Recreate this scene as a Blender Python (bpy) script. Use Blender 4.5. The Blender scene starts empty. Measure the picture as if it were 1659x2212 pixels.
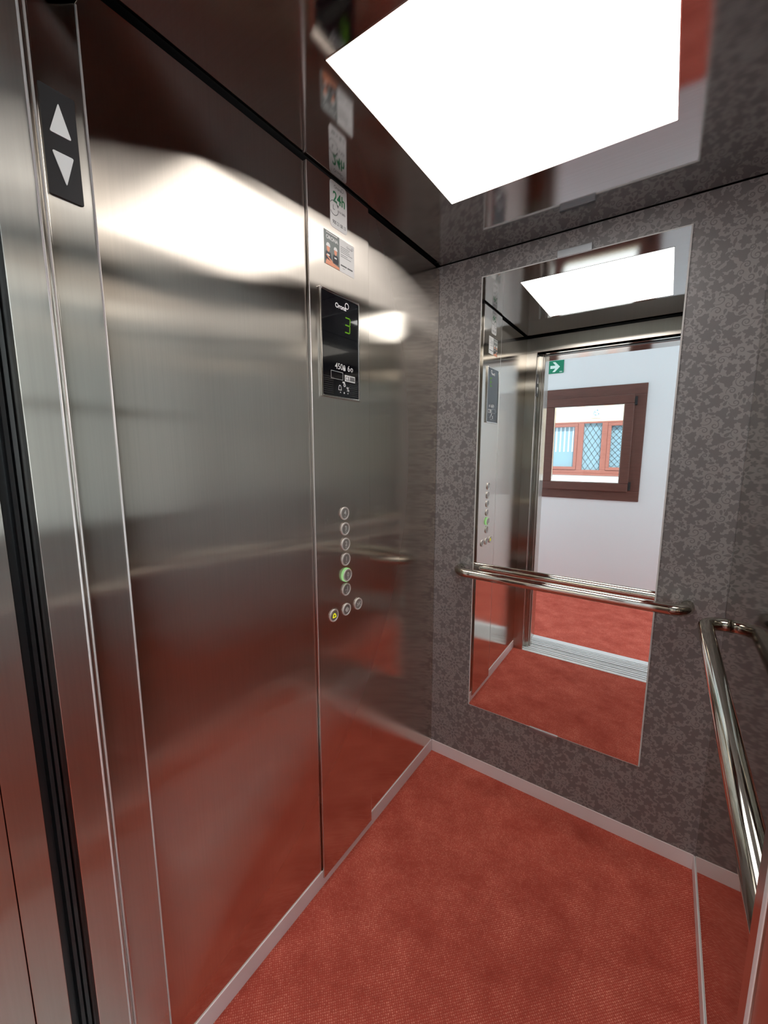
import bpy, bmesh, math, random
from mathutils import Vector, Matrix
PI = math.pi
scene = bpy.context.scene
COL = scene.collection
random.seed(7)

# ------------------------------------------------------------------ geometry numbers (metres)
W, D, H = 1.0, 1.267, 2.138            # car width, depth, ceiling height
XL, XR = 0.0653, 0.884                 # door opening
ZL = 2.037                             # lintel underside
LAND = -2.85                           # landing wall with the window
FAC = -6.0                             # facade across the courtyard

# ------------------------------------------------------------------ materials
def srgb(r, g, b):
    f = lambda c: (c / 255 / 12.92) if c / 255 <= .04045 else ((c / 255 + .055) / 1.055) ** 2.4
    return (f(r), f(g), f(b), 1)

def new_mat(name):
    m = bpy.data.materials.new(name); m.use_nodes = True
    nt = m.node_tree
    for n in list(nt.nodes): nt.nodes.remove(n)
    out = nt.nodes.new('ShaderNodeOutputMaterial')
    return m, nt, out

def N(nt, kind, **kw):
    n = nt.nodes.new(kind)
    for k, v in kw.items():
        if k.startswith('i_'): n.inputs[k[2:].replace('_', ' ')].default_value = v
        else: setattr(n, k, v)
    return n

def plain(name, col, rough=.5, metal=0, spec=.5):
    m, nt, out = new_mat(name)
    p = N(nt, 'ShaderNodeBsdfPrincipled')
    p.inputs['Base Color'].default_value = col
    p.inputs['Roughness'].default_value = rough
    p.inputs['Metallic'].default_value = metal
    p.inputs['Specular IOR Level'].default_value = spec
    nt.links.new(p.outputs[0], out.inputs[0])
    return m

def emit(name, col, strength):
    m, nt, out = new_mat(name)
    e = N(nt, 'ShaderNodeEmission')
    e.inputs[0].default_value = col; e.inputs[1].default_value = strength
    nt.links.new(e.outputs[0], out.inputs[0])
    return m

def steel(name, col, av, ah, tangent=(0, 0, 1), grain=(260, 260, 3), wave=.0, edge=None, broad=None):
    """brushed steel: av = microfacet width along the grain vector, ah = across it"""
    m, nt, out = new_mat(name)
    r = math.sqrt(math.sqrt(av * ah)); a = 1 - av / (r * r)
    g = N(nt, 'ShaderNodeBsdfAnisotropic', distribution='BECKMANN')
    tc = N(nt, 'ShaderNodeTexCoord'); mp = N(nt, 'ShaderNodeMapping')
    mp.inputs['Scale'].default_value = grain
    no = N(nt, 'ShaderNodeTexNoise'); no.inputs['Scale'].default_value = 1; no.inputs['Detail'].default_value = 2
    nt.links.new(tc.outputs['Object'], mp.inputs[0]); nt.links.new(mp.outputs[0], no.inputs['Vector'])
    mr = N(nt, 'ShaderNodeMapRange')
    mr.inputs['To Min'].default_value = .93; mr.inputs['To Max'].default_value = 1.07
    nt.links.new(no.outputs[0], mr.inputs[0])
    mx = N(nt, 'ShaderNodeVectorMath', operation='SCALE')
    mx.inputs[0].default_value = col[:3]
    nt.links.new(mr.outputs[0], mx.inputs['Scale'])
    if edge:                                  # Fresnel rise towards grazing angles
        lw = N(nt, 'ShaderNodeLayerWeight'); lw.inputs['Blend'].default_value = .5
        pw = N(nt, 'ShaderNodeMath', operation='POWER'); pw.inputs[1].default_value = 3
        nt.links.new(lw.outputs['Facing'], pw.inputs[0])
        fm = N(nt, 'ShaderNodeMix', data_type='RGBA'); fm.inputs[7].default_value = edge
        nt.links.new(pw.outputs[0], fm.inputs[0]); nt.links.new(mx.outputs[0], fm.inputs[6])
        nt.links.new(fm.outputs[2], g.inputs['Color'])
    else:
        nt.links.new(mx.outputs[0], g.inputs['Color'])
    g.inputs['Roughness'].default_value = r
    g.inputs['Anisotropy'].default_value = a
    if tangent:
        cx = N(nt, 'ShaderNodeCombineXYZ')
        for i in range(3): cx.inputs[i].default_value = tangent[i]
        nt.links.new(cx.outputs[0], g.inputs['Tangent'])
    if wave:
        n2 = N(nt, 'ShaderNodeTexNoise'); n2.inputs['Scale'].default_value = 2.2; n2.inputs['Detail'].default_value = 0
        nt.links.new(tc.outputs['Object'], n2.inputs['Vector'])
        bp = N(nt, 'ShaderNodeBump'); bp.inputs['Strength'].default_value = 1; bp.inputs['Distance'].default_value = wave
        nt.links.new(n2.outputs[0], bp.inputs['Height']); nt.links.new(bp.outputs[0], g.inputs['Normal'])
    if broad:                                 # second, much wider lobe across the grain
        wt, bh = broad
        g2 = N(nt, 'ShaderNodeBsdfAnisotropic', distribution='BECKMANN')
        r2 = math.sqrt(math.sqrt(av * bh))
        g2.inputs['Roughness'].default_value = r2; g2.inputs['Anisotropy'].default_value = 1 - av / (r2 * r2)
        for nm in ('Color', 'Tangent', 'Normal'):
            if g.inputs[nm].is_linked: nt.links.new(g.inputs[nm].links[0].from_socket, g2.inputs[nm])
        mxs = N(nt, 'ShaderNodeMixShader')
        l2 = N(nt, 'ShaderNodeLayerWeight'); l2.inputs['Blend'].default_value = .5
        mr2 = N(nt, 'ShaderNodeMapRange', interpolation_type='SMOOTHSTEP')    # brushed metal turns mirror-like at grazing angles
        mr2.inputs['From Min'].default_value = .22; mr2.inputs['From Max'].default_value = .64
        mr2.inputs['To Min'].default_value = wt; mr2.inputs['To Max'].default_value = .03
        nt.links.new(l2.outputs['Facing'], mr2.inputs[0]); nt.links.new(mr2.outputs[0], mxs.inputs[0])
        nt.links.new(g.outputs[0], mxs.inputs[1]); nt.links.new(g2.outputs[0], mxs.inputs[2])
        nt.links.new(mxs.outputs[0], out.inputs[0])
    else:
        nt.links.new(g.outputs[0], out.inputs[0])
    return m

STEEL = (.64, .575, .505)
EDGE = (.94, .93, .91, 1)
M = {}
M['steel'] = steel('brushed_steel', STEEL, .007, .06, wave=.0002, edge=EDGE, broad=(.72, .95))
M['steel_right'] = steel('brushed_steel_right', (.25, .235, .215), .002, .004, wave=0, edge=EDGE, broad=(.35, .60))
M['steel_front'] = steel('brushed_steel_jamb', (.57, .53, .475), .010, .14, edge=EDGE, broad=(.6, .9))
M['ceiling_steel'] = steel('satin_ceiling_steel', (.39, .38, .385), .004, .014, tangent=(0, 1, 0), grain=(3, 200, 200), edge=EDGE)
M['polished'] = steel('polished_tube_steel', (.68, .65, .58), .006, .006, tangent=None, grain=(30, 30, 30))
M['chrome'] = steel('bright_trim_steel', (.72, .69, .66), .03, .03, tangent=None)
M['alu'] = plain('anodised_aluminium', (.86, .81, .82, 1), .4, .1)
M['alu_sill'] = plain('sill_aluminium', (.88, .90, .92, 1), .35, .35)
M['edge'] = plain('steel_edge_glint', (.80, .76, .74, 1), .3, .4)  # pale colour painted in for the highlight along steel edges
M['mirror'] = steel('mirror_silver', (.90, .92, .91), .00002, .00002, tangent=None, grain=(1, 1, 1))
M['mirror_edge'] = plain('mirror_edge_glint', (.90, .93, .92, 1), .25)  # white painted in for the light caught by the polished bevel
M['black'] = plain('matt_black', (.004, .004, .005, 1), .6)
M['rubber'] = plain('black_rubber', (.008, .008, .009, 1), .35)
M['gloss_black'] = plain('black_glass', (.006, .006, .008, 1), .04, 0, .6)
M['plate'] = plain('dark_grey_plate', (.035, .033, .034, 1), .35)
M['arrow'] = plain('satin_arrow', (.92, .91, .89, 1), .4)
M['white_vinyl'] = plain('white_vinyl', (.70, .69, .68, 1), .35)
M['white_print'] = plain('white_print', (.80, .80, .80, 1), .4)
M['grey_print'] = plain('grey_print', (.12, .12, .12, 1), .5)
M['green_print'] = plain('green_print', (.02, .20, .08, 1), .5)
M['photo_grey'] = plain('print_grey_green', (.17, .19, .18, 1), .4)
M['photo_skin'] = plain('print_peach', (.72, .30, .18, 1), .4)
M['photo_dark'] = plain('print_dark', (.03, .028, .035, 1), .4)
M['sign_green'] = plain('sign_green', (.0, .20, .105, 1), .4)
M['sign_white'] = plain('sign_white', (.70, .85, .80, 1), .4)
M['wall_white'] = plain('white_wall_paint', (.74, .76, .78, 1), .7)
M['ceiling_white'] = plain('white_ceiling_paint', (.8, .8, .8, 1), .8)
M['led'] = emit('led_diffuser', (1, .965, .93, 1), 5.5)
M['landing_fill_lamp'] = emit('landing_fill_lamp', (.79, .93, .98, 1), 5.0)
M['digit'] = emit('green_segment', (.22, .55, .03, 1), .55)
M['halo'] = emit('green_halo', (.36, .68, .27, 1), .75)
M['bell'] = emit('yellow_symbol', (.85, .80, .02, 1), .9)
M['numeral'] = plain('white_numeral', (.85, .85, .83, 1), .4)
M['button_face'] = plain('button_face_steel', (.42, .41, .39, 1), .3, .55)
M['button_ring'] = plain('button_ring_steel', (.86, .83, .80, 1), .3, .35)
M['brown_wood'] = None

def wood(name, c1, c2, rough=.4):
    m, nt, out = new_mat(name)
    tc = N(nt, 'ShaderNodeTexCoord'); mp = N(nt, 'ShaderNodeMapping')
    mp.inputs['Scale'].default_value = (10, 60, 60)
    no = N(nt, 'ShaderNodeTexNoise'); no.inputs['Scale'].default_value = 1; no.inputs['Detail'].default_value = 4
    cr = N(nt, 'ShaderNodeMix', data_type='RGBA')
    cr.inputs[6].default_value = c1; cr.inputs[7].default_value = c2
    p = N(nt, 'ShaderNodeBsdfPrincipled'); p.inputs['Roughness'].default_value = rough
    nt.links.new(tc.outputs['Object'], mp.inputs[0]); nt.links.new(mp.outputs[0], no.inputs['Vector'])
    nt.links.new(no.outputs[0], cr.inputs[0]); nt.links.new(cr.outputs[2], p.inputs['Base Color'])
    nt.links.new(p.outputs[0], out.inputs[0])
    return m
M['brown_wood'] = wood('dark_brown_wood', (.085, .032, .024, 1), (.15, .062, .047, 1))
M['red_wood'] = wood('red_brown_wood', (.24, .085, .065, 1), (.34, .13, .10, 1))

def carpet():
    m, nt, out = new_mat('red_loop_carpet')
    L = nt.links.new
    tc = N(nt, 'ShaderNodeTexCoord')
    mp = N(nt, 'ShaderNodeMapping'); mp.inputs['Rotation'].default_value = (0, 0, .78); mp.inputs['Scale'].default_value = (1, 1, 0)
    L(tc.outputs['Object'], mp.inputs[0])
    vo = N(nt, 'ShaderNodeTexVoronoi', voronoi_dimensions='2D'); vo.inputs['Scale'].default_value = 185; vo.inputs['Randomness'].default_value = .22
    L(mp.outputs[0], vo.inputs['Vector'])
    loop = N(nt, 'ShaderNodeMapRange', interpolation_type='SMOOTHSTEP'); loop.inputs['From Min'].default_value = .12; loop.inputs['From Max'].default_value = .52
    loop.inputs['To Min'].default_value = 1; loop.inputs['To Max'].default_value = 0
    L(vo.outputs['Distance'], loop.inputs[0])
    sep = N(nt, 'ShaderNodeSeparateColor'); L(vo.outputs['Color'], sep.inputs[0])
    tip = N(nt, 'ShaderNodeMapRange'); tip.inputs['To Min'].default_value = .30; tip.inputs['To Max'].default_value = .90
    pw = N(nt, 'ShaderNodeMath', operation='POWER'); pw.inputs[1].default_value = 1.6
    L(sep.outputs[0], pw.inputs[0]); L(pw.outputs[0], tip.inputs[0])
    big = N(nt, 'ShaderNodeTexNoise'); big.inputs['Scale'].default_value = 7; big.inputs['Detail'].default_value = 6; big.inputs['Roughness'].default_value = .7
    L(tc.outputs['Object'], big.inputs['Vector'])
    mb = N(nt, 'ShaderNodeMapRange'); mb.inputs['From Min'].default_value = .3; mb.inputs['From Max'].default_value = .7; mb.inputs['To Min'].default_value = .15
    L(big.outputs[0], mb.inputs[0])
    mu = N(nt, 'ShaderNodeMath', operation='MULTIPLY'); L(loop.outputs[0], mu.inputs[0]); L(tip.outputs[0], mu.inputs[1])
    mu2 = N(nt, 'ShaderNodeMath', operation='MULTIPLY'); L(mu.outputs[0], mu2.inputs[0]); L(mb.outputs[0], mu2.inputs[1])
    c1 = N(nt, 'ShaderNodeMix', data_type='RGBA'); c1.inputs[6].default_value = (.35, .047, .030, 1); c1.inputs[7].default_value = (.56, .088, .059, 1)
    L(mb.outputs[0], c1.inputs[0])
    c2 = N(nt, 'ShaderNodeMix', data_type='RGBA'); c2.inputs[7].default_value = (.95, .40, .29, 1)
    L(c1.outputs[2], c2.inputs[6]); L(mu2.outputs[0], c2.inputs[0])
    p = N(nt, 'ShaderNodeBsdfPrincipled'); p.inputs['Roughness'].default_value = .9; p.inputs['Specular IOR Level'].default_value = .15
    L(c2.outputs[2], p.inputs['Base Color'])
    bp = N(nt, 'ShaderNodeBump'); bp.inputs['Strength'].default_value = .5; bp.inputs['Distance'].default_value = .002
    L(loop.outputs[0], bp.inputs['Height']); L(bp.outputs[0], p.inputs['Normal'])
    L(p.outputs[0], out.inputs[0])
    return m
M['carpet'] = carpet()

def clear(name, tint=(1, 1, 1, 1), refl=.08, rough=.0):
    m, nt, out = new_mat(name)
    t = N(nt, 'ShaderNodeBsdfTransparent'); t.inputs[0].default_value = tint
    g = N(nt, 'ShaderNodeBsdfAnisotropic'); g.inputs['Roughness'].default_value = rough
    fr = N(nt, 'ShaderNodeFresnel'); fr.inputs[0].default_value = 1.45
    ad = N(nt, 'ShaderNodeMath', operation='ADD'); ad.inputs[1].default_value = refl; ad.use_clamp = True
    mx = N(nt, 'ShaderNodeMixShader')
    nt.links.new(fr.outputs[0], ad.inputs[0]); nt.links.new(ad.outputs[0], mx.inputs[0])
    nt.links.new(t.outputs[0], mx.inputs[1]); nt.links.new(g.outputs[0], mx.inputs[2]); nt.links.new(mx.outputs[0], out.inputs[0])
    return m
M['glass'] = clear('window_glass', (.96, .98, .98, 1), .0)
M['clip'] = clear('clear_plastic', (.88, .9, .92, 1), .30, .3)
M['pale_glass'] = plain('leaded_glass', (.22, .36, .44, 1), .12)
M['lead'] = plain('lead_came', (.10, .13, .15, 1), .5)

def brick():
    m, nt, out = new_mat('cream_brick')
    tc = N(nt, 'ShaderNodeTexCoord'); mp = N(nt, 'ShaderNodeMapping')
    mp.inputs['Rotation'].default_value = (PI / 2, 0, 0)
    nt.links.new(tc.outputs['Object'], mp.inputs[0])
    b = N(nt, 'ShaderNodeTexBrick'); b.inputs['Scale'].default_value = 4
    b.inputs['Color1'].default_value = (.72, .58, .42, 1); b.inputs['Color2'].default_value = (.82, .69, .50, 1)
    b.inputs['Mortar'].default_value = (.80, .68, .50, 1); b.inputs['Mortar Size'].default_value = .015
    nt.links.new(mp.outputs[0], b.inputs['Vector'])
    p = N(nt, 'ShaderNodeBsdfPrincipled'); p.inputs['Roughness'].default_value = .9
    nt.links.new(b.outputs[0], p.inputs['Base Color']); nt.links.new(p.outputs[0], out.inputs[0])
    return m
M['brick'] = brick()
M['render_white'] = plain('white_render', (.85, .84, .82, 1), .9)
M['lam_light'] = plain('grey_laminate', (.285, .275, .272, 1), .40, 0, .9)
M['lam_dark'] = plain('dark_grey_laminate_print', (.165, .158, .160, 1), .40, 0, .9)
M['tile_white'] = plain('glazed_tile', (.85, .88, .9, 1), .2)
M['tile_blue'] = plain('tile_blue_glaze', (.10, .25, .33, 1), .2)
M['curtain'] = plain('pale_curtain', (.62, .74, .82, 1), .8)

# ------------------------------------------------------------------ mesh helpers
class MB:
    def __init__(self): self.bm = bmesh.new()
    def box(self, x0, x1, y0, y1, z0, z1, mi=0):
        v = [self.bm.verts.new(p) for p in ((x0,y0,z0),(x1,y0,z0),(x1,y1,z0),(x0,y1,z0),(x0,y0,z1),(x1,y0,z1),(x1,y1,z1),(x0,y1,z1))]
        for f in ((0,3,2,1),(4,5,6,7),(0,1,5,4),(1,2,6,5),(2,3,7,6),(3,0,4,7)):
            self.bm.faces.new([v[i] for i in f]).material_index = mi
        return self
    def prism(self, pts, fn, h0, h1, mi=0):
        """outline pts (u,v) extruded from h0 to h1; fn(u,v,h)->xyz"""
        a = [self.bm.verts.new(fn(u, v, h0)) for u, v in pts]; b = [self.bm.verts.new(fn(u, v, h1)) for u, v in pts]
        n = len(pts)
        self.bm.faces.new(a[::-1]).material_index = mi; self.bm.faces.new(b).material_index = mi
        for i in range(n):
            self.bm.faces.new((a[i], a[(i+1) % n], b[(i+1) % n], b[i])).material_index = mi
        return self
    def tube(self, path, r, seg=24, caps=True):
        rings = []
        up = Vector((0, 0, 1)); P = [Vector(p) for p in path]
        for i, p in enumerate(P):
            t = (P[min(i+1, len(P)-1)] - P[max(i-1, 0)]).normalized()
            a = t.cross(up if abs(t.z) < .9 else Vector((1, 0, 0))).normalized(); b = a.cross(t)
            rings.append([self.bm.verts.new(p + r * (math.cos(k*2*PI/seg) * a + math.sin(k*2*PI/seg) * b)) for k in range(seg)])
        for q, s in zip(rings, rings[1:]):
            for k in range(seg):
                f = self.bm.faces.new((q[k], q[(k+1) % seg], s[(k+1) % seg], s[k])); f.smooth = True
        if caps: self.bm.faces.new(rings[0][::-1]); self.bm.faces.new(rings[-1])
        return self
    def lathe(self, prof, fn, seg=32):
        """profile (radius, height); fn(u,v,h)->xyz"""
        rings = [[self.bm.verts.new(fn(r*math.cos(k*2*PI/seg), r*math.sin(k*2*PI/seg), h)) for k in range(seg)] for r, h in prof]
        for q, s in zip(rings, rings[1:]):
            for k in range(seg): self.bm.faces.new((q[k], q[(k+1) % seg], s[(k+1) % seg], s[k])).smooth = False
        self.bm.faces.new(rings[-1]); self.bm.faces.new(rings[0][::-1])
        return self
    def ring(self, ro, ri, fn, h0, h1, seg=32, a0=0, a1=2*PI, mi=0):
        full = abs(a1 - a0 - 2*PI) < 1e-6
        n = seg if full else seg + 1
        L = []
        for k in range(n):
            a = a0 + (a1 - a0) * k / seg; c, s = math.cos(a), math.sin(a)
            L.append([self.bm.verts.new(fn(r*c, r*s, h)) for r, h in ((ri,h0),(ro,h0),(ro,h1),(ri,h1))])
        for k in range(seg):
            A, B = L[k], L[(k+1) % n]
            for j in range(4): self.bm.faces.new((A[j], A[(j+1) % 4], B[(j+1) % 4], B[j])).material_index = mi
        if not full:
            self.bm.faces.new(L[0]); self.bm.faces.new(L[-1][::-1])
        return self
    def text(self, s, size, fn, h=0.0003, align='LEFT', mi=0, sx=1.0, bold=0.0):
        cu = bpy.data.curves.new('t', 'FONT'); cu.body = s; cu.size = 1.0; cu.align_x = align; cu.fill_mode = 'FRONT'
        cu.offset = bold; cu.resolution_u = 5
        o = bpy.data.objects.new('t', cu); COL.objects.link(o)
        dg = bpy.context.evaluated_depsgraph_get()
        me = bpy.data.meshes.new_from_object(o.evaluated_get(dg))
        vs = [self.bm.verts.new(fn(v.co.x * sx * size, v.co.y * size, h)) for v in me.vertices]
        for p in me.polygons:
            try: self.bm.faces.new([vs[i] for i in p.vertices]).material_index = mi
            except ValueError: pass
        bpy.data.objects.remove(o); bpy.data.curves.remove(cu); bpy.data.meshes.remove(me)
        return self
    def build(self, name, mats, parent=None, bevel=0, seg=2, merge=False, origin=None):
        bmesh.ops.recalc_face_normals(self.bm, faces=self.bm.faces[:])
        me = bpy.data.meshes.new(name)
        if origin is not None:
            bmesh.ops.translate(self.bm, verts=self.bm.verts[:], vec=-Vector(origin))
        self.bm.to_mesh(me); self.bm.free()
        for m in (mats if isinstance(mats, (list, tuple)) else [mats]): me.materials.append(m)
        o = bpy.data.objects.new(name, me); COL.objects.link(o)
        if parent is not None:
            o.parent = parent; o.matrix_parent_inverse = Matrix.Translation(-parent.location) if origin is None else Matrix()
        if origin is not None: o.location = origin
        if bevel:
            b = o.modifiers.new('bevel', 'BEVEL'); b.width = bevel; b.segments = seg; b.limit_method = 'ANGLE'; b.angle_limit = .6
        return o

def empty(name, loc):
    o = bpy.data.objects.new(name, None); COL.objects.link(o); o.location = loc; o.empty_display_size = .1
    return o
def tag(o, label, cat, group=None):
    o['label'] = label; o['category'] = cat
    if group: o['group'] = group
    return o
def struct(o, label=None, cat='structure'):
    o['kind'] = 'structure'
    if label: o['label'] = label; o['category'] = cat
    return o
# surface frames: fn(u, v, h) -> world; u reads left to right for a viewer facing the surface
def on_left(y, z, x0=0.0):  return lambda u, v, h: (x0 + h, y + u, z + v)
def on_jamb(y, z, x0):      return lambda u, v, h: (x0 + h, y + u, z + v)
def on_landing(x, z, y0):   return lambda u, v, h: (x - u, y0 + h, z + v)      # wall facing +y
def rounded(w, h, r, n=5):
    pts = []
    for cx, cy, a in ((w/2-r, h/2-r, 0), (-w/2+r, h/2-r, 90), (-w/2+r, -h/2+r, 180), (w/2-r, -h/2+r, 270)):
        for k in range(n+1):
            t = math.radians(a + 90*k/n); pts.append((cx + r*math.cos(t), cy + r*math.sin(t)))
    return pts
def round_poly(P, r, n=4):
    out = []; m = len(P)
    for i in range(m):
        p0, p1, p2 = Vector(P[i-1]), Vector(P[i]), Vector(P[(i+1) % m])
        a = p1 + (p0-p1).normalized()*r; b = p1 + (p2-p1).normalized()*r
        for k in range(n+1):
            t = k/n; q = a*(1-t)**2 + p1*2*t*(1-t) + b*t*t; out.append((q.x, q.y))
    return out

# ------------------------------------------------------------------ the car: floor, ceiling, walls
struct(MB().box(-.03, W+.03, -D, .03, -.06, 0).build('floor', M['carpet']), 'red loop carpet floor of the lift car', 'floor')

lx0, lx1, ly0, ly1 = .2189, .7744, -.9107, -.3543
c = MB(); g = .006
c.box(g, lx0, -D+g, -g, H, H+.012).box(lx1, W-g, -D+g, -g, H, H+.012)
c.box(lx0, lx1, -D+g, ly0, H, H+.012).box(lx0, lx1, ly1, -g, H, H+.012)
ceil = struct(c.build('ceiling', M['ceiling_steel']), 'satin steel ceiling panel around the square light', 'ceiling')
struct(MB().box(-.08, W+.08, -D-.16, .08, H+.06, H+.09).box(-.02, W+.02, -.004, 0, H+.012, H+.06).build('ceiling_void', M['black']))
cl = empty('ceiling_light', ((lx0+lx1)/2, (ly0+ly1)/2, H))
tag(cl, 'large square glowing light panel set flush in the lift ceiling', 'ceiling light')
MB().box(lx0+.002, lx1-.002, ly0+.002, ly1-.002, H+.001, H+.008).build('diffuser', M['led'], cl)
f = MB()
for b in ((lx0, lx0+.002, ly0, ly1), (lx1-.002, lx1, ly0, ly1), (lx0, lx1, ly0, ly0+.002), (lx0, lx1, ly1-.002, ly1)):
    f.box(*b, H-.0008, H+.012)
f.build('frame', M['chrome'], cl)

# left wall: dark backing, front panel, rear panel (the control panel between them is a thing)
SY0, SY1 = -.750, -.490
wl = empty('wall_left', (-.02, -D/2, 0)); struct(wl, 'brushed steel left wall of the lift car', 'wall')
MB().box(-.05, -.022, -D-.02, .02, -.05, H+.06).build('backing', M['black'], wl)
MB().box(-.022, 0, -D+.0005, SY0-.003, .0, 2.1262).build('front_panel', M['steel'], wl)
MB().box(-.022, 0, SY1+.002, -.0022, .0, 2.1262).build('rear_panel', M['steel'], wl)

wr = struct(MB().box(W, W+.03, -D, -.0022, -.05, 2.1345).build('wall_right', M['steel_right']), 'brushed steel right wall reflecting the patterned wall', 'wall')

# back wall: grey laminate printed with vine leaves
def leaf_outline(s, rng=random, lobes=5):
    """vine leaf, star-shaped about its middle: pointed uneven lobes, longest at the tip"""
    pts = []; n = lobes*8
    amp = [rng.uniform(.82, 1.08) for _ in range(lobes)]; amp[0] = 1.28
    for k in range(n):
        t = 2*PI*k/n; q = (k/n*lobes + .5) % lobes; li = int(q) % lobes; x = abs((q % 1)*2-1)
        r = s*(.54 + (.56*amp[li]-.06)*(1-x)**.82)
        r *= 1 + .07*math.cos(k*PI)
        pts.append((r*math.cos(t), r*math.sin(t)))
    return pts
def drop_outline(s):
    pts = []
    for k in range(16):
        t = 2*PI*k/16; pts.append((s*math.cos(t)*(1.25 if math.cos(t) > .9 else 1), s*.52*math.sin(t)*(1-.3*math.cos(t))))
    return pts
def flower_outline(s):
    f = lambda t: s*(.42+.58*abs(math.cos(2.5*t))**.7)
    return [(f(2*PI*k/40)*math.cos(2*PI*k/40), f(2*PI*k/40)*math.sin(2*PI*k/40)) for k in range(40)]
def curl_ribbon(s, turns, w, flip):
    L, R = [], []; n = 30
    for k in range(n):
        q = k/(n-1); r = s*(1 - .82*q); t = turns*2*PI*q
        if k < 8: r = s*(1 - .82*q + .55*((7-k)/7)**2)
        ww = w*(.5 + .7*math.sin(PI*min(1, q*1.1)))
        for LL, rr in ((L, r+ww/2), (R, r-ww/2)): LL.append((rr*math.cos(t)*flip, rr*math.sin(t)))
    return L, R
def s_ribbon(s, w, flip):
    L, R = [], []; n = 18
    for k in range(n):
        q = k/(n-1)*2-1; u = s*q; v = flip*s*.38*math.sin(q*PI*.95); d = flip*.38*PI*.95*math.cos(q*PI*.95)
        m = math.hypot(1, d); ww = w*(.35+.75*(1-q*q))/2
        L.append((u-d/m*ww, v+ww/m)); R.append((u+d/m*ww, v-ww/m))
    return L, R
def make_tile(P):
    rng = random.Random(21); shapes = []; placed = []
    def fits(x, y, r, slack):
        for (a, b, q) in placed:
            dx = abs(x-a); dx = min(dx, P-dx); dy = abs(y-b); dy = min(dy, P-dy)
            if dx*dx+dy*dy < ((r+q)*slack)**2: return False
        return True
    plan = [('bloom', .024, 5), ('leaf', .0185, 44), ('curl', .0130, 34), ('leaf', .0150, 80), ('flower', .0095, 34), ('curl', .0090, 50), ('s', .0160, 34), ('leaf', .0110, 140), ('drop', .0075, 400), ('drop', .0048, 600)]
    for kind, r, cnt in plan:
        tries = got = 0
        while got < cnt and tries < 5000:
            tries += 1
            x, y = rng.random()*P, rng.random()*P
            rr = r*{'drop': .70, 's': .62, 'leaf': .92}.get(kind, 1)
            if not fits(x, y, rr, .93 if kind in ('leaf', 'curl', 's', 'bloom') else 1.0): continue
            placed.append((x, y, rr)); got += 1
            s = r*rng.uniform(.9, 1.15); a = rng.random()*2*PI; ca, sa = math.cos(a), math.sin(a)
            T = lambda u, v: (x+u*ca-v*sa, y+u*sa+v*ca)
            if kind == 'leaf': shapes.append(('poly', T(0, 0), [T(*q) for q in leaf_outline(s, rng, rng.choice((5, 5, 3)))]))
            elif kind == 'drop': shapes.append(('poly', T(0, 0), [T(*q) for q in drop_outline(s)]))
            elif kind == 'flower': shapes.append(('poly', T(0, 0), [T(*q) for q in flower_outline(s)]))
            elif kind == 'bloom':                      # open bloom: a ring of petals about a round heart
                shapes.append(('poly', T(0, 0), [T(s*.20*math.cos(k*PI/6), s*.20*math.sin(k*PI/6)) for k in range(12)]))
                for k in range(7):
                    b = k*2*PI/7; cb, sb = math.cos(b), math.sin(b); c0 = s*.68
                    shapes.append(('poly', T(c0*cb, c0*sb), [T(c0*cb+u*cb-v*sb, c0*sb+u*sb+v*cb) for u, v in drop_outline(s*.34)]))
            elif kind == 's':
                L, R = s_ribbon(s, .0026, rng.choice((-1, 1))); shapes.append(('strip', [T(*q) for q in L], [T(*q) for q in R]))
            else:
                L, R = curl_ribbon(s*.82, rng.uniform(1.2, 1.7), .0027, rng.choice((-1, 1)))
                shapes.append(('strip', [T(*q) for q in L], [T(*q) for q in R]))
    return shapes
def back_wall():
    b = MB(); b.box(-.03, W+.03, 0, .02, -.05, 2.1355)
    P = .34; shapes = make_tile(P); bm = b.bm; cnt = 0
    near = lambda P_: all(-.03 < u < W+.03 and .0 < v < 2.16 for u, v in P_) and any(.002 < u < W-.002 and .03 < v < 2.13 for u, v in P_)
    cut = lambda P_: [(min(max(u, .0004), W-.0004), min(v, 2.1350)) for u, v in P_]
    for i in range(-1, 4):
        for j in range(-1, 7):
            ox, oz = i*P+.05, j*P-.1
            mv = lambda L: [(u+ox, v+oz) for u, v in L]
            for sh in shapes:
                cnt += 1; yo = -.00020 - (cnt*37 % 223)*1.2e-6
                if sh[0] == 'poly':
                    c0, pts = mv([sh[1]])[0], mv(sh[2])
                    if not near(pts): continue
                    c0, pts = cut([c0])[0], cut(pts)
                    cv = bm.verts.new((c0[0], yo, c0[1])); vv = [bm.verts.new((u, yo, v)) for u, v in pts]
                    for k in range(len(vv)): bm.faces.new((cv, vv[k-1], vv[k])).material_index = 1
                else:
                    L, R = mv(sh[1]), mv(sh[2])
                    if not (near(L) and near(R)): continue
                    L, R = cut(L), cut(R)
                    vl = [bm.verts.new((u, yo, v)) for u, v in L]; vr = [bm.verts.new((u, yo, v)) for u, v in R]
                    for k in range(len(L)-1): bm.faces.new((vl[k], vl[k+1], vr[k+1], vr[k])).material_index = 1
    for f_ in bm.faces:
        if f_.material_index == 1:
            f_.normal_update()
            if f_.normal.y > 0: f_.normal_flip()
    b_me = bpy.data.meshes.new('wall_back'); bm.to_mesh(b_me); bm.free()
    for m_ in (M['lam_light'], M['lam_dark']): b_me.materials.append(m_)
    o = bpy.data.objects.new('wall_back', b_me); COL.objects.link(o); return o
struct(back_wall(), 'dark grey back wall printed with vine leaves', 'wall')

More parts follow.
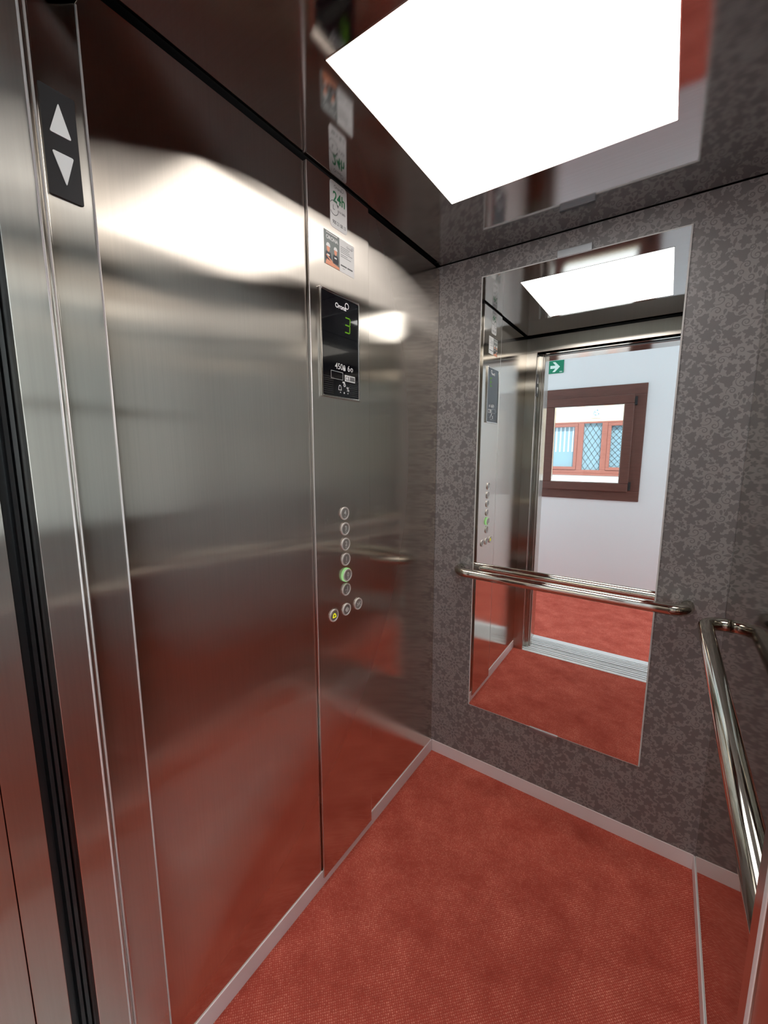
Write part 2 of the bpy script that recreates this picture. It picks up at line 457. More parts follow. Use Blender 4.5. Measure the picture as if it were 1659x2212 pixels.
# baseboards
HB = .0557
struct(MB().box(0.003, W-.003, -.003, 0, 0, HB).build('baseboard_back', M['alu'], bevel=.0008), 'pale aluminium skirting under the patterned wall', 'baseboard')
struct(MB().box(0, .003, -D+.002, -.003, 0, HB).build('baseboard_left', M['alu'], bevel=.0008), 'pale aluminium skirting under the steel left wall', 'baseboard')
struct(MB().box(W-.003, W, -D+.002, -.003, 0, HB).build('baseboard_right', M['alu'], bevel=.0008), 'pale aluminium skirting under the right wall', 'baseboard')

# front wall: returns, lintel, stepped jambs
def jamb_profile(b, m, z0, z1):
    """plan outline of one jamb, m(x) mirrors for the right-hand one"""
    P = [(-.02, -D), (XL, -D), (XL, -1.3285), (.0745, -1.3285), (.0745, -1.3365), (.0885, -1.3365), (.0885, -1.3385), (.0868, -1.3385), (.0868, -1.3465), (.0985, -1.3465), (.0985, -1.3915), (-.02, -1.3915)]
    b.prism([(m(x), y) for x, y in P], lambda u, v, h: (u, v, h), z0, z1)
    return b
mirr = lambda x: XL + XR - x
wf = empty('wall_front', ((XL+XR)/2, -D-.06, 0)); struct(wf, 'brushed steel front wall with stepped jambs around the doorway', 'wall')
jamb_profile(MB(), lambda x: x, 0, ZL).build('door_jamb', M['steel_front'], wf, bevel=.0022)
b = MB()
P = [(W+.03, -D), (XR, -D), (XR, -1.2895), (XR-.0006, -1.2905), (XR-.0006, -1.2965), (XR, -1.2975), (XR, -1.3915), (W+.03, -1.3915)]
b.prism(P, lambda u, v, h: (u, v, h), 0, ZL).build('door_jamb', M['steel_front'], wf, bevel=.0022)
MB().box(-.02, W+.03, -1.3285, -D, ZL, 2.128).build('lintel', M['steel_front'], wf, bevel=.0012)
MB().box(-.02, W+.03, -1.362, -1.3295, ZL+.002, ZL+.012).build('lintel_lip', M['chrome'], wf)

MB().box(XR-.0011, XR, -1.2955, -1.2885, 0, ZL-.002).build('jamb_bead', M['edge'], wf, bevel=.0003)

for x, y in ((XL+.0004, -D-.0004), (.0887, -1.3372), (.0984, -1.3475)):
    MB().tube([(x, y, .001), (x, y, ZL-.001)], .0016, 12).build('jamb_edge_glint', M['edge'], wf)  # pale beads draw the highlight on the folded jamb edges

# doors: only their black rubber edges show in the slots, and the track above
d1 = struct(empty('door_1', (0, -1.405, 0)), 'black slot edges of the retracted lift doors', 'door')
MB().box(.040, .050, -1.4205, -1.392, 0, 2.06).box(.050, .066, -1.3985, -1.3935, 0, 2.06).box(.050, .070, -1.4075, -1.4025, 0, 2.06).box(.050, .060, -1.419, -1.412, 0, 2.06).build('door_edge', M['rubber'], d1)
MB().box(.90, .91, -1.4205, -1.392, 0, 2.06).box(.89, .90, -1.3985, -1.3935, 0, 2.06).box(.89, .90, -1.4075, -1.4025, 0, 2.06).build('door_edge', M['rubber'], d1)
MB().box(-.05, W+.05, -1.4205, -1.362, 2.056, 2.19).box(-.05, W+.05, -1.4195, -1.378, 2.0365, 2.056).box(-.05, W+.05, -1.372, -1.365, 2.044, 2.056).build('door_track', M['rubber'], d1)

# landing door frame
t1 = struct(empty('trim_1', (.47, -1.49, 0)), 'brushed steel landing door frame', 'door frame')
for sgn, m in ((1, lambda x: x), (-1, mirr)):
    xs = sorted((m(-.06), m(.072)))
    MB().box(xs[0], xs[1], -1.4625, -1.4210, 0, 2.035).build('frame_post', M['steel_front'], t1, bevel=.0008)
    MB().box(xs[0], xs[1], -1.565, -1.4635, 0, 2.035).build('frame_post', M['steel_front'], t1, bevel=.0008)
MB().box(-.06, 1.01, -1.565, -1.4210, 2.035, 2.14).build('frame_head', M['chrome'], t1, bevel=.001)

# sills
def sill(name, y0, y1, label, cells):
    s = MB(); s.box(.03, .92, y0, y1, -.03, -.0075, 1)
    for a, b_ in cells: s.box(.03, .92, a, b_, -.0075, .0025)
    return tag(s.build(name, [M['alu_sill'], M['black']], bevel=.0006), label, 'door sill', 'door sills')
sill('door_sill', -1.3950, -1.2672, 'grooved aluminium door sill along the edge of the lift car floor', ((-1.2960, -1.2672), (-1.3200, -1.3045), (-1.3500, -1.3285), (-1.3760, -1.3600), (-1.3950, -1.3840)))
sill('door_sill', -1.5650, -1.4080, 'grooved aluminium door sill on the landing side of the gap', ((-1.4260, -1.4080), (-1.4520, -1.4350), (-1.4760, -1.4620), (-1.5000, -1.4850), (-1.5650, -1.5070)))
struct(MB().box(-.06, 1.02, -1.565, -1.26, -.30, -.061).build('floor_shaft', M['black']))

# ------------------------------------------------------------------ control panel
cp = tag(empty('control_panel', (.004, (SY0+SY1)/2, .03)), 'tall brushed steel lift control panel with display and round buttons', 'control panel')
XP = .008
MB().box(-.021, XP, SY0, SY1, .030, 2.131).build('faceplate', M['steel'], cp, bevel=.0012)
MB().tube([(XP-.0008, SY0+.0006, .032), (XP-.0008, SY0+.0006, 2.129)], .0013, 12).build('edge_glint', M['edge'], cp)  # added pale bead, a painted highlight down the faceplate edge
def button(y, z, name, sym, size=.0200, lit=False):
    F = on_left(y-.0065, z, XP)
    out = .010 if lit else .0045
    r = MB()
    r.ring(size, size*.80, F, 0, out, 40)
    ro = r.build('button', M['button_ring'], cp, bevel=.0007)
    if name: ro['label'] = name
    fc = MB(); fc.lathe(((size*.80, 0), (size*.80, out-.0016), (size*.72, out-.0012)), F, 36)
    fc.build('button_cap', M['button_face'], ro)
    if lit:
        MB().ring(size*1.10, size*1.005, F, 0, .0065, 40).build('light_ring', M['halo'], ro)
    s = MB(); hh = out - .0005
    S = lambda u, v, h: F(u, v, hh + h)
    mat = M['numeral']
    if sym == 'bell':
        mat = M['bell']
        O = [(-.0078, -.0065), (.0078, -.0065), (.0070, -.001), (.0050, .0045), (.0018, .0072), (-.0018, .0072), (-.0050, .0045), (-.0070, -.001)]
        I = [(u*.58, v*.58 - .0002) for u, v in O]
        n = len(O)
        for k in range(n):
            s.prism([O[k], O[(k+1) % n], I[(k+1) % n], I[k]], S, 0, .0004)
    elif sym == 'open':
        for sg in (-1, 1):
            s.prism([(sg*.0020, .0070), (sg*.0020, -.0070), (sg*.0038, -.0070), (sg*.0090, 0), (sg*.0038, .0070)][::sg], S, 0, .0004)
            s.prism([(sg*.0004-.0005, .009), (sg*.0004+.0005, .009), (sg*.0004+.0005, -.009), (sg*.0004-.0005, -.009)], S, 0, .0004)
    elif sym == 'close':
        for sg in (-1, 1):
            s.prism([(sg*.0014, 0), (sg*.0090, .0080), (sg*.0090, .0036), (sg*.0050, 0), (sg*.0090, -.0036), (sg*.0090, -.0080)], S, 0, .0004)
        s.prism([(-.0008, .009), (.0008, .009), (.0008, -.009), (-.0008, -.009)], S, 0, .0004)
    else:
        s.text(sym, .0200, lambda u, v, h: S(u, v - .0042, h), .0003, 'CENTER', bold=.02)
        # raised dots below the numeral
        for k, (u, v) in enumerate(((-.0028, -.0085), (.0, -.0085), (.0028, -.0085), (-.0014, -.0112), (.0014, -.0112))):
            s.prism([(u+.0008*math.cos(q*PI/3), v+.0008*math.sin(q*PI/3)) for q in range(6)], S, 0, .0005)
    s.build('symbol', mat, ro)
for y, z, n in ((-.6171, 1.2155, '4'), (-.6150, 1.1668, '3'), (-.6140, 1.1179, '2'), (-.6137, 1.0692, '1'), (-.6137, 1.0197, '0'), (-.6137, .9715, '-1')):
    button(y, z, 'round button marked %s%s' % (n, ', lit green' if n == '0' else ''), n, lit=(n == '0'))
button(-.6741, .9052, 'round alarm button with a yellow bell', 'bell', .0195)
button(-.6139, .9051, 'round door open button', 'open', .0195)
button(-.5539, .9050, 'round door close button', 'close', .0195)

# display unit: y -.710..-.5385, z 1.557..1.8435
dy0, dy1, dz0, dz1 = -.7170, -.5460, 1.5570, 1.8430
dyc, dzc = (dy0+dy1)/2, (dz0+dz1)/2
disp = MB()
e = .0055
for b_ in ((dy0, dy0+e, dz0, dz1), (dy1-e, dy1, dz0, dz1), (dy0+e, dy1-e, dz0, dz0+e), (dy0+e, dy1-e, dz1-e, dz1)):
    disp.box(XP, XP+.007, *b_)
disp = disp.build('display', M['chrome'], cp, bevel=.0012); disp['label'] = 'black glass display showing a green 3'
MB().box(XP, XP+.0045, dy0+e, dy1-e, dz0+e, dz1-e).build('display_glass', M['gloss_black'], disp)
XG = XP + .0047
w_, h_ = dy1-dy0, dz1-dz0
# fractions measured across (0..1) and down (0..1) the glass
def DF(fu, fv): return on_left(dy0 + fu*w_, dz1 - fv*h_, XG)
t = MB()
t.text('Orona', .0178, DF(.365, .128), .0002, 'LEFT', bold=.024)
t.ring(.0088, .0066, DF(.665, .078), 0, .0003, 28)
t.text('450', .0235, DF(.335, .712), .0002, 'LEFT', bold=.004)
F = DF(.575, .712)
t.prism(rounded(.0105, .0105, .002), lambda u, v, h: F(u, v+.004, h), 0, .0003)
t.ring(.0040, .0024, lambda u, v, h: F(u, v+.0105, h), 0, .0003, 18)
t.text('6', .0235, DF(.660, .712), .0002, 'LEFT', bold=.004)
F = DF(.775, .712)
t.ring(.0058, .0034, lambda u, v, h: F(u, v+.006, h), 0, .0003, 20)
t.prism([(-.003, -.001), (.003, -.001), (.0, -.006)], lambda u, v, h: F(u, v+.004, h), 0, .0003)
# outlined field and CE field
F = DF(.385, .775); q_ = MB()
for q in ((-.026, .026, .0100, .0108), (-.026, .026, -.0108, -.0100), (-.026, -.0252, -.0100, .0100), (.0252, .026, -.0100, .0100)):
    q_.prism([(q[0], q[2]), (q[1], q[2]), (q[1], q[3]), (q[0], q[3])], F, 0, .0003)
q_.build('field_outline', M['white_print'], disp)
F = DF(.725, .785)
MB().prism([(-.024, -.0090), (.024, -.0090), (.024, .0090), (-.024, .0090)], F, 0, .0002).build('marking_field', M['white_print'], disp)
t.build('lettering', M['white_print'], disp)
# icons and dots
F = DF(.455, .893); t = MB()
for k in range(8):
    O = [(-.0070, -.0065), (.0070, -.0065), (.0064, .0), (.0048, .0054), (.0016, .0082), (-.0016, .0082), (-.0048, .0054), (-.0064, .0)]
    I = [(u*.74, v*.74) for u, v in O]
    t.prism([O[k], O[(k+1) % 8], I[(k+1) % 8], I[k]], F, 0, .0003)
t.build('bell_icon', M['white_print'], disp)
F = DF(.565, .842); t = MB()
t.ring(.0050, .0024, lambda u, v, h: F(u+.002, v-.0045, h), 0, .0003, 18)
t.prism([(-.0070, .0005), (-.0070, .0050), (.0020, .0050), (.0045, .0020), (.0010, .0)], F, .0001, .0004)
t.build('intercom_icon', M['white_print'], disp)
F = DF(.665, .893)
MB().text('%', .0185, lambda u, v, h: F(u, v-.0065, h), .0002, 'CENTER', bold=.01).build('percent_icon', M['white_print'], disp)
F = DF(.565, .936)
for u, r in ((-.017, .0018), (0, .0026), (.017, .0018)):
    MB().prism([(u+r*math.cos(k*PI/5), r*math.sin(k*PI/5)) for k in range(10)], F, 0, .0003).build('dot', M['white_print'], disp)
t = MB(); F = DF(.725, .785)
t.text('CE', .0165, lambda u, v, h: F(u-.0220, v-.0058, h), .0005, 'LEFT', bold=.008)
for u in (.0005, .006, .0115, .017): t.prism([(u, -.0062), (u+.0040, -.0062), (u+.0040, .0062), (u, .0062)], F, .0002, .0005)
t.build('lettering', M['photo_dark'], disp)
# green seven-segment 3
F = DF(.68, .262); s = MB()
def seg(u0, v0, u1, v1):
    s.prism([(u0, v0), (u1, v0), (u1, v1), (u0, v1)], lambda u, v, h: F(u + v*.06, v, h), 0, .0003)
for v in (-.0205, 0, .0205): seg(-.0105, v-.0016, .0085, v+.0016)
seg(.0090, .0012, .0118, .0200); seg(.0090, -.0200, .0118, -.0012)
s.build('digit', M['digit'], disp)
# speaker slots
for k in range(9):
    v = dz0 + .012 + k*.0056
    for a, b_ in ((dy0+.010, dy0+.050), (dy1-.050, dy1-.010)):
        MB().box(XG-.0001, XG+.0002, a, b_, v, v+.0012).build('speaker_slot', M['plate'], disp)

# ------------------------------------------------------------------ stickers on the control panel
XS = XP + .0006
st = tag(empty('emergency_sticker', (XP, -.628, 2.013)), 'white rounded sticker reading 24h above the photo notice on the control panel', 'sticker')
F = on_left(-.628, 2.0720, XP)
MB().prism(rounded(.071, .117, .010), F, .0001, .0006).build('sheet', M['white_vinyl'], st)
t = MB()
t.text('Orona', .0115, lambda u, v, h: F(u-.0190, v+.0420, h), .0008, 'LEFT')
t.ring(.0050, .0042, lambda u, v, h: F(u+.0160, v+.0480, h), .0007, .0009, 24)
t.text('a tu lado', .0098, lambda u, v, h: F(u-.004, v-.0125, h), .0008, 'LEFT', sx=.92, bold=.016)
t.text('900 21 08 13', .0130, lambda u, v, h: F(u+.0015, v-.0480, h), .0008, 'CENTER', sx=.80, bold=.018)
C0 = lambda u, v, h: F(u-.0190, v-.0085, h)
t.ring(.0185, .0168, C0, .0007, .0009, 30, math.radians(35), math.radians(150))
t.ring(.0185, .0168, C0, .0007, .0009, 30, math.radians(215), math.radians(355))
t.prism([(.0105, .0120), (.0190, .0125), (.0165, .0045)], C0, .0007, .0009)
t.prism([(-.0045, .007), (-.0030, .007), (-.0030, -.0035), (-.0045, -.0035)], C0, .0007, .0009)
t.prism([(-.0045, -.0045), (.0025, -.0045), (.0025, -.0030), (-.0045, -.0030)], C0, .0007, .0009)
t.build('lettering', M['grey_print'], st)
MB().text('24h', .0375, lambda u, v, h: F(u+.002, v+.0075, h), .0008, 'CENTER', sx=.92, bold=.022).build('lettering', M['green_print'], st)

ns = tag(empty('notice_sticker', (XP, -.6265, 1.908)), 'square notice sticker, half photo of two helmeted workers, half small text', 'sticker')
F = on_left(-.6265, 1.9525, XP)
MB().prism(rounded(.129, .086, .001, 2), F, .0001, .0005).build('sheet', M['white_vinyl'], ns)
ph = MB(); ph.prism([(-.0640, -.0428), (-.001, -.0428), (-.001, .0428), (-.0640, .0428)], F, .0005, .0007)
ph = ph.build('photograph', M['photo_grey'], ns)
for u0, sc in ((-.048, 1.0), (-.018, .92)):
    Q = lambda u, v, h: F(u0+u*sc, -.004+v*sc, h)
    MB().prism([(-.013, -.020), (-.010, -.006), (.010, -.006), (.013, -.020), (.011, -.030), (-.011, -.030)], Q, .0007, .0009).build('jacket', M['photo_dark'], ph)
    MB().prism([(.0062*math.cos(a*PI/8), .003+.009*math.sin(a*PI/8)) for a in range(16)], Q, .0008, .0010).build('face', M['photo_skin'], ph)
    MB().prism([(-.0085, .0075), (.0085, .0075), (.0070, .0135), (.0030, .0170), (-.0030, .0170), (-.0070, .0135)], Q, .0010, .0012).build('helmet', M['white_vinyl'], ph)
    MB().prism([(-.006, -.016), (.005, -.016), (.005, -.012), (-.006, -.012)], Q, .0010, .0012).build('badge', M['white_vinyl'], ph)
MB().prism([(-.060, -.0425), (-.055, -.029), (-.003, -.036), (-.003, -.0425)], F, .0009, .0011).build('table', M['photo_skin'], ph)
MB().prism([(-.058, -.020), (-.054, -.018), (-.030, -.031), (-.034, -.034)], F, .0012, .0014).build('arm', M['photo_skin'], ph)
k = MB()
k.text('ORONA', .0132, lambda u, v, h: F(u-.0320, v+.0225, h), .0011, 'CENTER', sx=1.0, bold=.02)
k.prism([(-.056, .0375), (-.010, .0375), (-.010, .0397), (-.056, .0397)], F, .0010, .0012)
k.build('lettering', M['white_vinyl'], ph)
t = MB()
t.text('Orona', .0090, lambda u, v, h: F(u+.0300, v+.0270, h), .0007, 'LEFT')
t.ring(.0036, .0029, lambda u, v, h: F(u+.0560, v+.0325, h), .0006, .0008, 20)
for v, w2 in ((.0225, .040), (.0180, .036), (.0135, .040), (.0090, .052), (.0025, .030), (-.0020, .046)):
    t.prism([(.004, v), (.004+w2, v), (.004+w2, v+.0012), (.004, v+.0012)], F, .0005, .0007)
for u, w2 in ((.004, .026), (.033, .024)):
    t.prism([(u, -.0270), (u+w2, -.0270), (u+w2, -.0232), (u, -.0232)], F, .0005, .0007)
t.prism([(.012, -.0325), (.022, -.0325), (.022, -.0316), (.012, -.0316)], F, .0005, .0007)
t.build('lettering', M['grey_print'], ns)

# ------------------------------------------------------------------ mirror
mx0, mx1, mz0, mz1 = .1809, .8220, .3048, 2.0572
mi = tag(empty('wall_mirror', ((mx0+mx1)/2, -.003, mz0)), 'tall frameless mirror on the patterned back wall', 'mirror')
m = MB(); bv = .0045
MB().box(mx0+bv, mx1-bv, -.008, -.0055, mz0+bv, mz1-bv).build('glass', M['mirror'], mi)
O = [(mx0, mz0), (mx1, mz0), (mx1, mz1), (mx0, mz1)]; I = [(mx0+bv, mz0+bv), (mx1-bv, mz0+bv), (mx1-bv, mz1-bv), (mx0+bv, mz1-bv)]
for q in range(4):
    a, b_, c_, d_ = O[q], O[(q+1) % 4], I[(q+1) % 4], I[q]
    vv = [m.bm.verts.new((p[0], y, p[1])) for p, y in ((a, -.0055), (b_, -.0055), (c_, -.0081), (d_, -.0081))]
    m.bm.faces.new(vv)
    vw = [m.bm.verts.new((p[0], y, p[1])) for p, y in ((a, -.0004), (b_, -.0004), (b_, -.0055), (a, -.0055))]
    m.bm.faces.new(vw)
m.box(mx0+.001, mx1-.001, -.0054, -.0004, mz0+.001, mz1-.001)
m.build('edge', M['mirror_edge'], mi)
def clip(x0, x1, z0, z1, lip, lab):
    k = MB(); k.box(x0, x1, -.0125, -.0004, z0, z1)
    k.box(x0, x1, -.0125, -.0085, min(z0, lip), max(z1, lip))
    k.build('mirror_clip', M['clip'], mi, bevel=.001)['label'] = lab
clip(.4495, .5570, mz1, mz1+.0195, mz1-.004, 'clear plastic clip holding the top edge')
clip(.4440, .5510, mz0-.0120, mz0, mz0+.005, 'clear plastic clip holding the bottom edge')

# ------------------------------------------------------------------ handrails
RT, RZ = .0185, .9146
def arc(cx, cy, r, a0, a1, n=12):
    return [(cx + r*math.cos(math.radians(a0+(a1-a0)*k/n)), cy + r*math.sin(math.radians(a0+(a1-a0)*k/n)), RZ) for k in range(n+1)]
a, r = .0647, .052
x0, x1 = .127, .906
path = [(x0, -.0005, RZ)] + arc(x0+r, -a+r, r, 180, 270) + [(x0+(x1-x0)*k/8, -a, RZ) for k in range(1, 8)][1:-1] + arc(x1-r, -a+r, r, 270, 360) + [(x1, -.0005, RZ)]
tag(MB().tube(path, RT, 32).build('handrail', M['polished']), 'polished steel handrail across the mirror on the back wall', 'handrail', 'handrails')
a, r = .0575, .046
y0, y1 = -.120, -1.155
path = [(W-.0005, y0, RZ)] + arc(W-a+r, y0-r, r, 90, 180) + [(W-a, y0+(y1-y0)*k/10, RZ) for k in range(2, 9)] + arc(W-a+r, y1+r, r, 180, 270) + [(W-.0005, y1, RZ)]
tag(MB().tube(path, RT, 32).build('handrail', M['polished']), 'polished steel handrail running along the bare right wall', 'handrail', 'handrails')

# ------------------------------------------------------------------ direction arrows on the left jamb
di = tag(empty('direction_indicator', (XL, -1.303, 1.766)), 'black plate with up and down arrows on the left door jamb', 'indicator')
F = on_jamb(-1.3030, 1.8350, XL)
MB().prism(rounded(.0420, .1390, .0008, 2), F, .0001, .0030).build('plate', M['plate'], di)
A = [(0, .0535), (-.0135, .0120), (.0125, .0120)]
MB().prism(round_poly(A, .0028), F, .0030, .0042).build('up_arrow', M['arrow'], di)
A = [(-.0130, -.0108), (.0130, -.0108), (.0010, -.0520)]
MB().prism(round_poly(A, .0028), F, .0030, .0042).build('down_arrow', M['arrow'], di)

# ------------------------------------------------------------------ landing
LZ = 3.05
X0, X1 = -2.1, 2.9
struct(MB().box(X0, X1, LAND, -1.565, -.06, 0).build('floor_landing', M['carpet']), 'red carpet of the landing seen in the mirror', 'floor')
struct(MB().box(X0-.1, X1+.1, LAND-.2, -1.50, LZ, LZ+.1).build('ceiling_landing', M['ceiling_white']))
wb = MB(); fx0, fx1, fz0, fz1 = -.32, .620, .946, 2.010
wb.box(X0-.1, fx0, LAND-.2, LAND, -.05, LZ).box(fx1, X1+.1, LAND-.2, LAND, -.05, LZ)
wb.box(fx0, fx1, LAND-.2, LAND, -.05, fz0).box(fx0, fx1, LAND-.2, LAND, fz1, LZ)
struct(wb.build('wall_landing', M['wall_white']), 'white landing wall with the brown window', 'wall')
struct(MB().box(X0-.1, X0, LAND, -1.50, -.05, LZ).build('wall_landing_left', M['wall_white']))
struct(MB().box(X1, X1+.1, LAND, -1.50, -.05, LZ).build('wall_landing_right', M['wall_white']))
wn = MB()
wn.box(X0, -.06, -1.56, -1.47, -.05, LZ).box(1.01, X1, -1.56, -1.47, -.05, LZ).box(-.06, 1.01, -1.56, -1.47, 2.14, LZ)
struct(wn.build('wall_landing_near', M['wall_white']))
struct(MB().box(-.08, -.055, -1.47, .06, -.1, 2.3).box(W+.035, W+.06, -1.47, .06, -.1, 2.3).box(-.08, W+.06, .035, .06, -.1, 2.3).box(-.08, W+.06, -1.47, .06, 2.3, 2.32).build('wall_shaft', M['black']))

M['window_fill'] = emit('window_fill_pane', (.82, .94, .98, 1), 6.4)  # glowing panes added out of view as fill light for the landing
for n, x, sg in ((3, X1, -1), (4, X0, 1)):
    wd = struct(empty('window_%d' % n, (x, -2.2, .80)), 'unseen frosted window added to light the landing', 'window')
    MB().box(*sorted((x+sg*.004, x+sg*.012)), -2.72, -1.68, .86, 2.60).build('pane', M['window_fill'], wd)
    fr = MB()
    for b_ in ((-2.78, -2.72, .80, 2.66), (-1.68, -1.62, .80, 2.66), (-2.72, -1.68, .80, .86), (-2.72, -1.68, 2.60, 2.66), (-2.72, -1.68, 1.70, 1.75)):
        fr.box(*sorted((x+sg*.002, x+sg*.04)), *b_)
    fr.build('frame', M['brown_wood'], wd)
ll = tag(empty('landing_fill_lamp', (.50, -1.98, LZ-.05)), 'unseen round cool white lamp added to light the landing', 'fill lamp')  # unseen lamp added to brighten the landing
F = lambda u, v, h: (.50+u, -1.98+v, LZ-.045+h)
MB().ring(.27, .24, F, -.01, .045, 40).build('rim', M['ceiling_white'], ll)
MB().lathe(((.10, -.028), (.20, -.016), (.24, .0)), F, 36).build('shade', M['landing_fill_lamp'], ll)

# window of the landing
w1 = struct(empty('window_1', ((fx0+fx1)/2, LAND, fz0)), 'brown framed window in the white landing wall', 'window')
def frame(mb, x0, x1, z0, z1, t, y0, y1):
    mb.box(x0, x1, y0, y1, z0, z0+t).box(x0, x1, y0, y1, z1-t, z1).box(x0, x0+t, y0, y1, z0+t, z1-t).box(x1-t, x1, y0, y1, z0+t, z1-t)
    return mb
frame(MB(), fx0, fx1, fz0, fz1, .095, LAND-.07, LAND+.012).build('outer_frame', M['brown_wood'], w1, bevel=.004)
sx0, sx1, sz0, sz1 = -.229, .529, 1.032, 1.916
frame(MB(), sx0, sx1, sz0, sz1, .078, LAND-.045, LAND+.036).build('sash', M['brown_wood'], w1, bevel=.006)
gx0, gx1, gz0, gz1 = sx0+.07, sx1-.07, sz0+.07, sz1-.07
MB().box(gx0, gx1, LAND-.010, LAND-.006, gz0, gz1).build('pane', M['glass'], w1)
frame(MB(), sx0+.078, sx1-.078, sz0+.078, sz1-.078, .004, LAND-.005, LAND+.022).build('glazing_bead', M['chrome'], w1)
for z in (1.82, 1.05):
    MB().box(sx1+.001, sx1+.020, LAND+.012, LAND+.035, z, z+.075).build('hinge', M['black'], w1, bevel=.003)

# exit sign (arrow half shows)
ex = tag(empty('exit_sign', (-.215, LAND, 2.169)), 'green exit sign with a white arrow on the landing wall', 'sign')
F = on_landing(-.215, 2.2300, LAND)     # viewer faces -y: u to the right is -x
MB().prism([(-.120, -.0610), (.120, -.0610), (.120, .0610), (-.120, .0610)], F, .001, .005).build('plate', M['sign_green'], ex)
k = MB()
# arrow half: towards +x in the room
A = [(-.085, .0), (-.040, .047), (-.016, .047), (-.044, .014), (.004, .014), (.004, -.014), (-.044, -.014), (-.016, -.047), (-.040, -.047)]
k.prism(A, F, .005, .0058).build('arrow', M['sign_white'], ex)
k = MB()
k.prism([(-.110, -.052), (-.084, -.052), (-.084, -.049), (-.110, -.049)], F, .005, .0058)
k.prism([(-.106, -.046), (-.082, -.046), (-.082, -.043), (-.106, -.043)], F, .005, .0058)
k.build('lettering', M['sign_white'], ex)

# ------------------------------------------------------------------ facade across the courtyard
fa = tag(empty('facade', (-.25, FAC, -1)), 'sunlit cream brick house front seen through the landing window', 'building')
MB().box(-5, 4.5, FAC-.3, FAC, 1.895, 4.2).box(-5, -1.02, FAC-.3, FAC, 1.015, 1.895).box(.54, 4.5, FAC-.3, FAC, 1.015, 1.895).build('brick_wall', M['brick'], fa)
MB().box(-5, 4.5, FAC-.3, FAC+.02, -1.0, 1.012).build('rendered_base', M['render_white'], fa)
w2 = struct(empty('window_2', (-.24, FAC, 1.015)), 'red brown leaded window in the house front', 'window')
k = MB()
k.box(-1.02, .54, FAC-.1, FAC+.01, 1.868, 1.895).box(-1.02, .54, FAC-.1, FAC+.04, 1.015, 1.045).box(-1.02, .54, FAC-.1, FAC+.01, 1.045, 1.105)
for x in (-1.02, -.46, -.105, .48): k.box(x, x+.085 if x not in (-1.02, .48) else x+.06, FAC-.1, FAC+.01, 1.105, 1.868)
k.build('frame', M['red_wood'], w2, bevel=.004)
frame(MB(), -.958, -.462, 1.107, 1.866, .048, FAC-.08, FAC+.022).build('sash', M['red_wood'], w2, bevel=.004)
frame(MB(), -.018, .478, 1.107, 1.866, .048, FAC-.08, FAC+.022).build('sash', M['red_wood'], w2, bevel=.004)
for x0, x1, z0, z1, lead in ((-.91, -.51, 1.155, 1.818, False), (-.372, -.108, 1.107, 1.866, True), (.03, .43, 1.155, 1.818, True)):
    p = MB().box(x0, x1, FAC-.05, FAC-.04, z0, z1).build('pane', M['pale_glass'], w2)
    k = MB()
    if lead:
        cx, w, h = (x0+x1)/2, x1-x0, z1-z0
        dx, dz = (.088, .135) if w < .3 else (.085, .095)
        def line(p0, p1, t=.0075):
            # clip to the pane
            (u0, v0), (u1, v1) = p0, p1
            ts = [0, 1]
            for q0, q1, lo, hi in ((u0, u1, x0, x1), (v0, v1, z0, z1)):
                dd = q1-q0
                a_, b2 = sorted(((lo-q0)/dd, (hi-q0)/dd)); ts = [max(ts[0], a_), min(ts[1], b2)]
            if ts[1]-ts[0] < .01: return
            A_ = Vector((u0+(u1-u0)*ts[0], v0+(v1-v0)*ts[0])); B_ = Vector((u0+(u1-u0)*ts[1], v0+(v1-v0)*ts[1]))
            n_ = (B_-A_).normalized(); n_ = Vector((-n_.y, n_.x))*t/2
            k.prism([tuple(A_+n_), tuple(A_-n_), tuple(B_-n_), tuple(B_+n_)], lambda u, v, hh: (u, FAC-.04+hh, v), 0, .004)
        for i in range(-14, 15):
            u = cx + i*dx
            line((u-10*dx, z0-10*dz), (u+10*dx+1e-4, z0+10*dz)); line((u+10*dx, z0-10*dz), (u-10*dx-1e-4, z0+10*dz))
        k.build('lead_lattice', M['lead'], p)
    else:
        for i in range(6):
            u = x0 + .03 + i*.066
            k.prism([(u, z0+.25), (u+.022, z0+.25), (u+.022, z1), (u, z1)], lambda u, v, hh: (u, FAC-.04+hh, v), 0, .003)
        k.build('curtain', M['curtain'], p)
tp = tag(empty('tile_plaque', (-.203, FAC, 1.95)), 'white glazed tile with a blue sprig set in the cream brickwork', 'plaque')
MB().box(-.272, -.134, FAC+.0005, FAC+.012, 1.950, 2.106).build('tile', M['tile_white'], tp, bevel=.003)
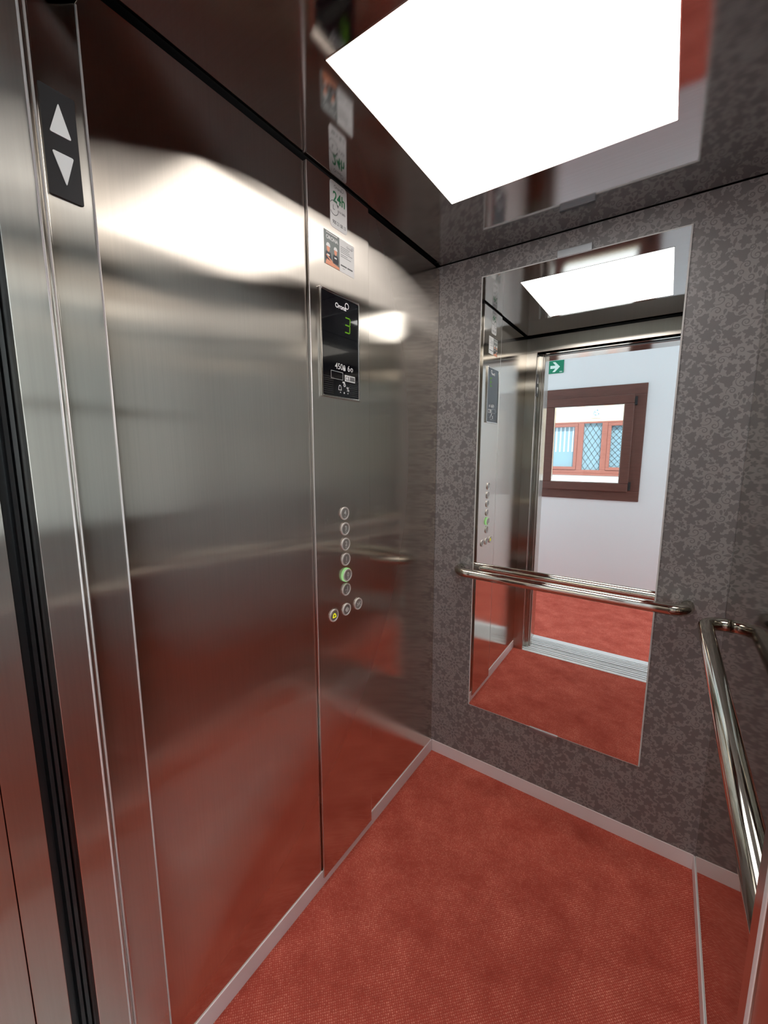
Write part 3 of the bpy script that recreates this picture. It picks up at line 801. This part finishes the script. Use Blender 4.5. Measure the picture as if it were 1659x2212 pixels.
k = MB(); F = lambda u, v, h: (-.203+u, FAC+.012+h, 2.030+v)
k.ring(.045, .038, F, 0, .001, 24, math.radians(100), math.radians(330))
for u, v, s in ((.012, .040, .014), (.030, -.014, .012), (-.010, -.030, .010), (-.022, .012, .011), (.004, .008, .008)):
    k.prism([(u+p[0], v+p[1]) for p in leaf_outline(s)], F, 0, .0012)
k.build('sprig', M['tile_blue'], tp)
struct(MB().box(-5, 4.5, FAC, LAND-.2, -1.05, -1.0).build('ground_courtyard', M['render_white']))

# ------------------------------------------------------------------ light
w = bpy.data.worlds.new('world'); scene.world = w; w.use_nodes = True
bg = w.node_tree.nodes['Background']; bg.inputs[0].default_value = (.78, .88, 1, 1); bg.inputs[1].default_value = 2.2
sun = bpy.data.lights.new('sun', 'SUN'); sun.energy = 5.2; sun.angle = .01; sun.color = (1, .95, .86)
so = bpy.data.objects.new('sun', sun); COL.objects.link(so)
so.rotation_euler = Vector((-.25, -.62, -.72)).to_track_quat('-Z', 'Y').to_euler()

# ------------------------------------------------------------------ camera
cam = bpy.data.cameras.new('camera'); co = bpy.data.objects.new('camera', cam); COL.objects.link(co)
cam.sensor_fit = 'VERTICAL'; cam.sensor_height = 24; cam.lens = 883.0526 * 24 / 2212
cam.clip_start = .01; cam.clip_end = 60
r_ = Vector((.823192313, .567762268, -.000649749)); u_ = Vector((-.08184083, .11979242, .98941996)); f_ = Vector((-.56183315, .81442973, -.14507834))
mt = Matrix((r_, u_, -f_)).transposed().to_4x4(); mt.translation = Vector((.81696, -1.5797, 1.40256))
co.matrix_world = mt
scene.camera = co

vs = scene.view_settings
vs.view_transform = 'Standard'; vs.look = 'None'; vs.gamma = 1; vs.use_curve_mapping = False
vs.exposure = 0.14
cy = scene.cycles
cy.max_bounces = 24; cy.glossy_bounces = 20; cy.diffuse_bounces = 5; cy.transparent_max_bounces = 12; cy.transmission_bounces = 8
cy.sample_clamp_indirect = 12; cy.caustics_reflective = True; cy.blur_glossy = 0
cy.use_denoising = True
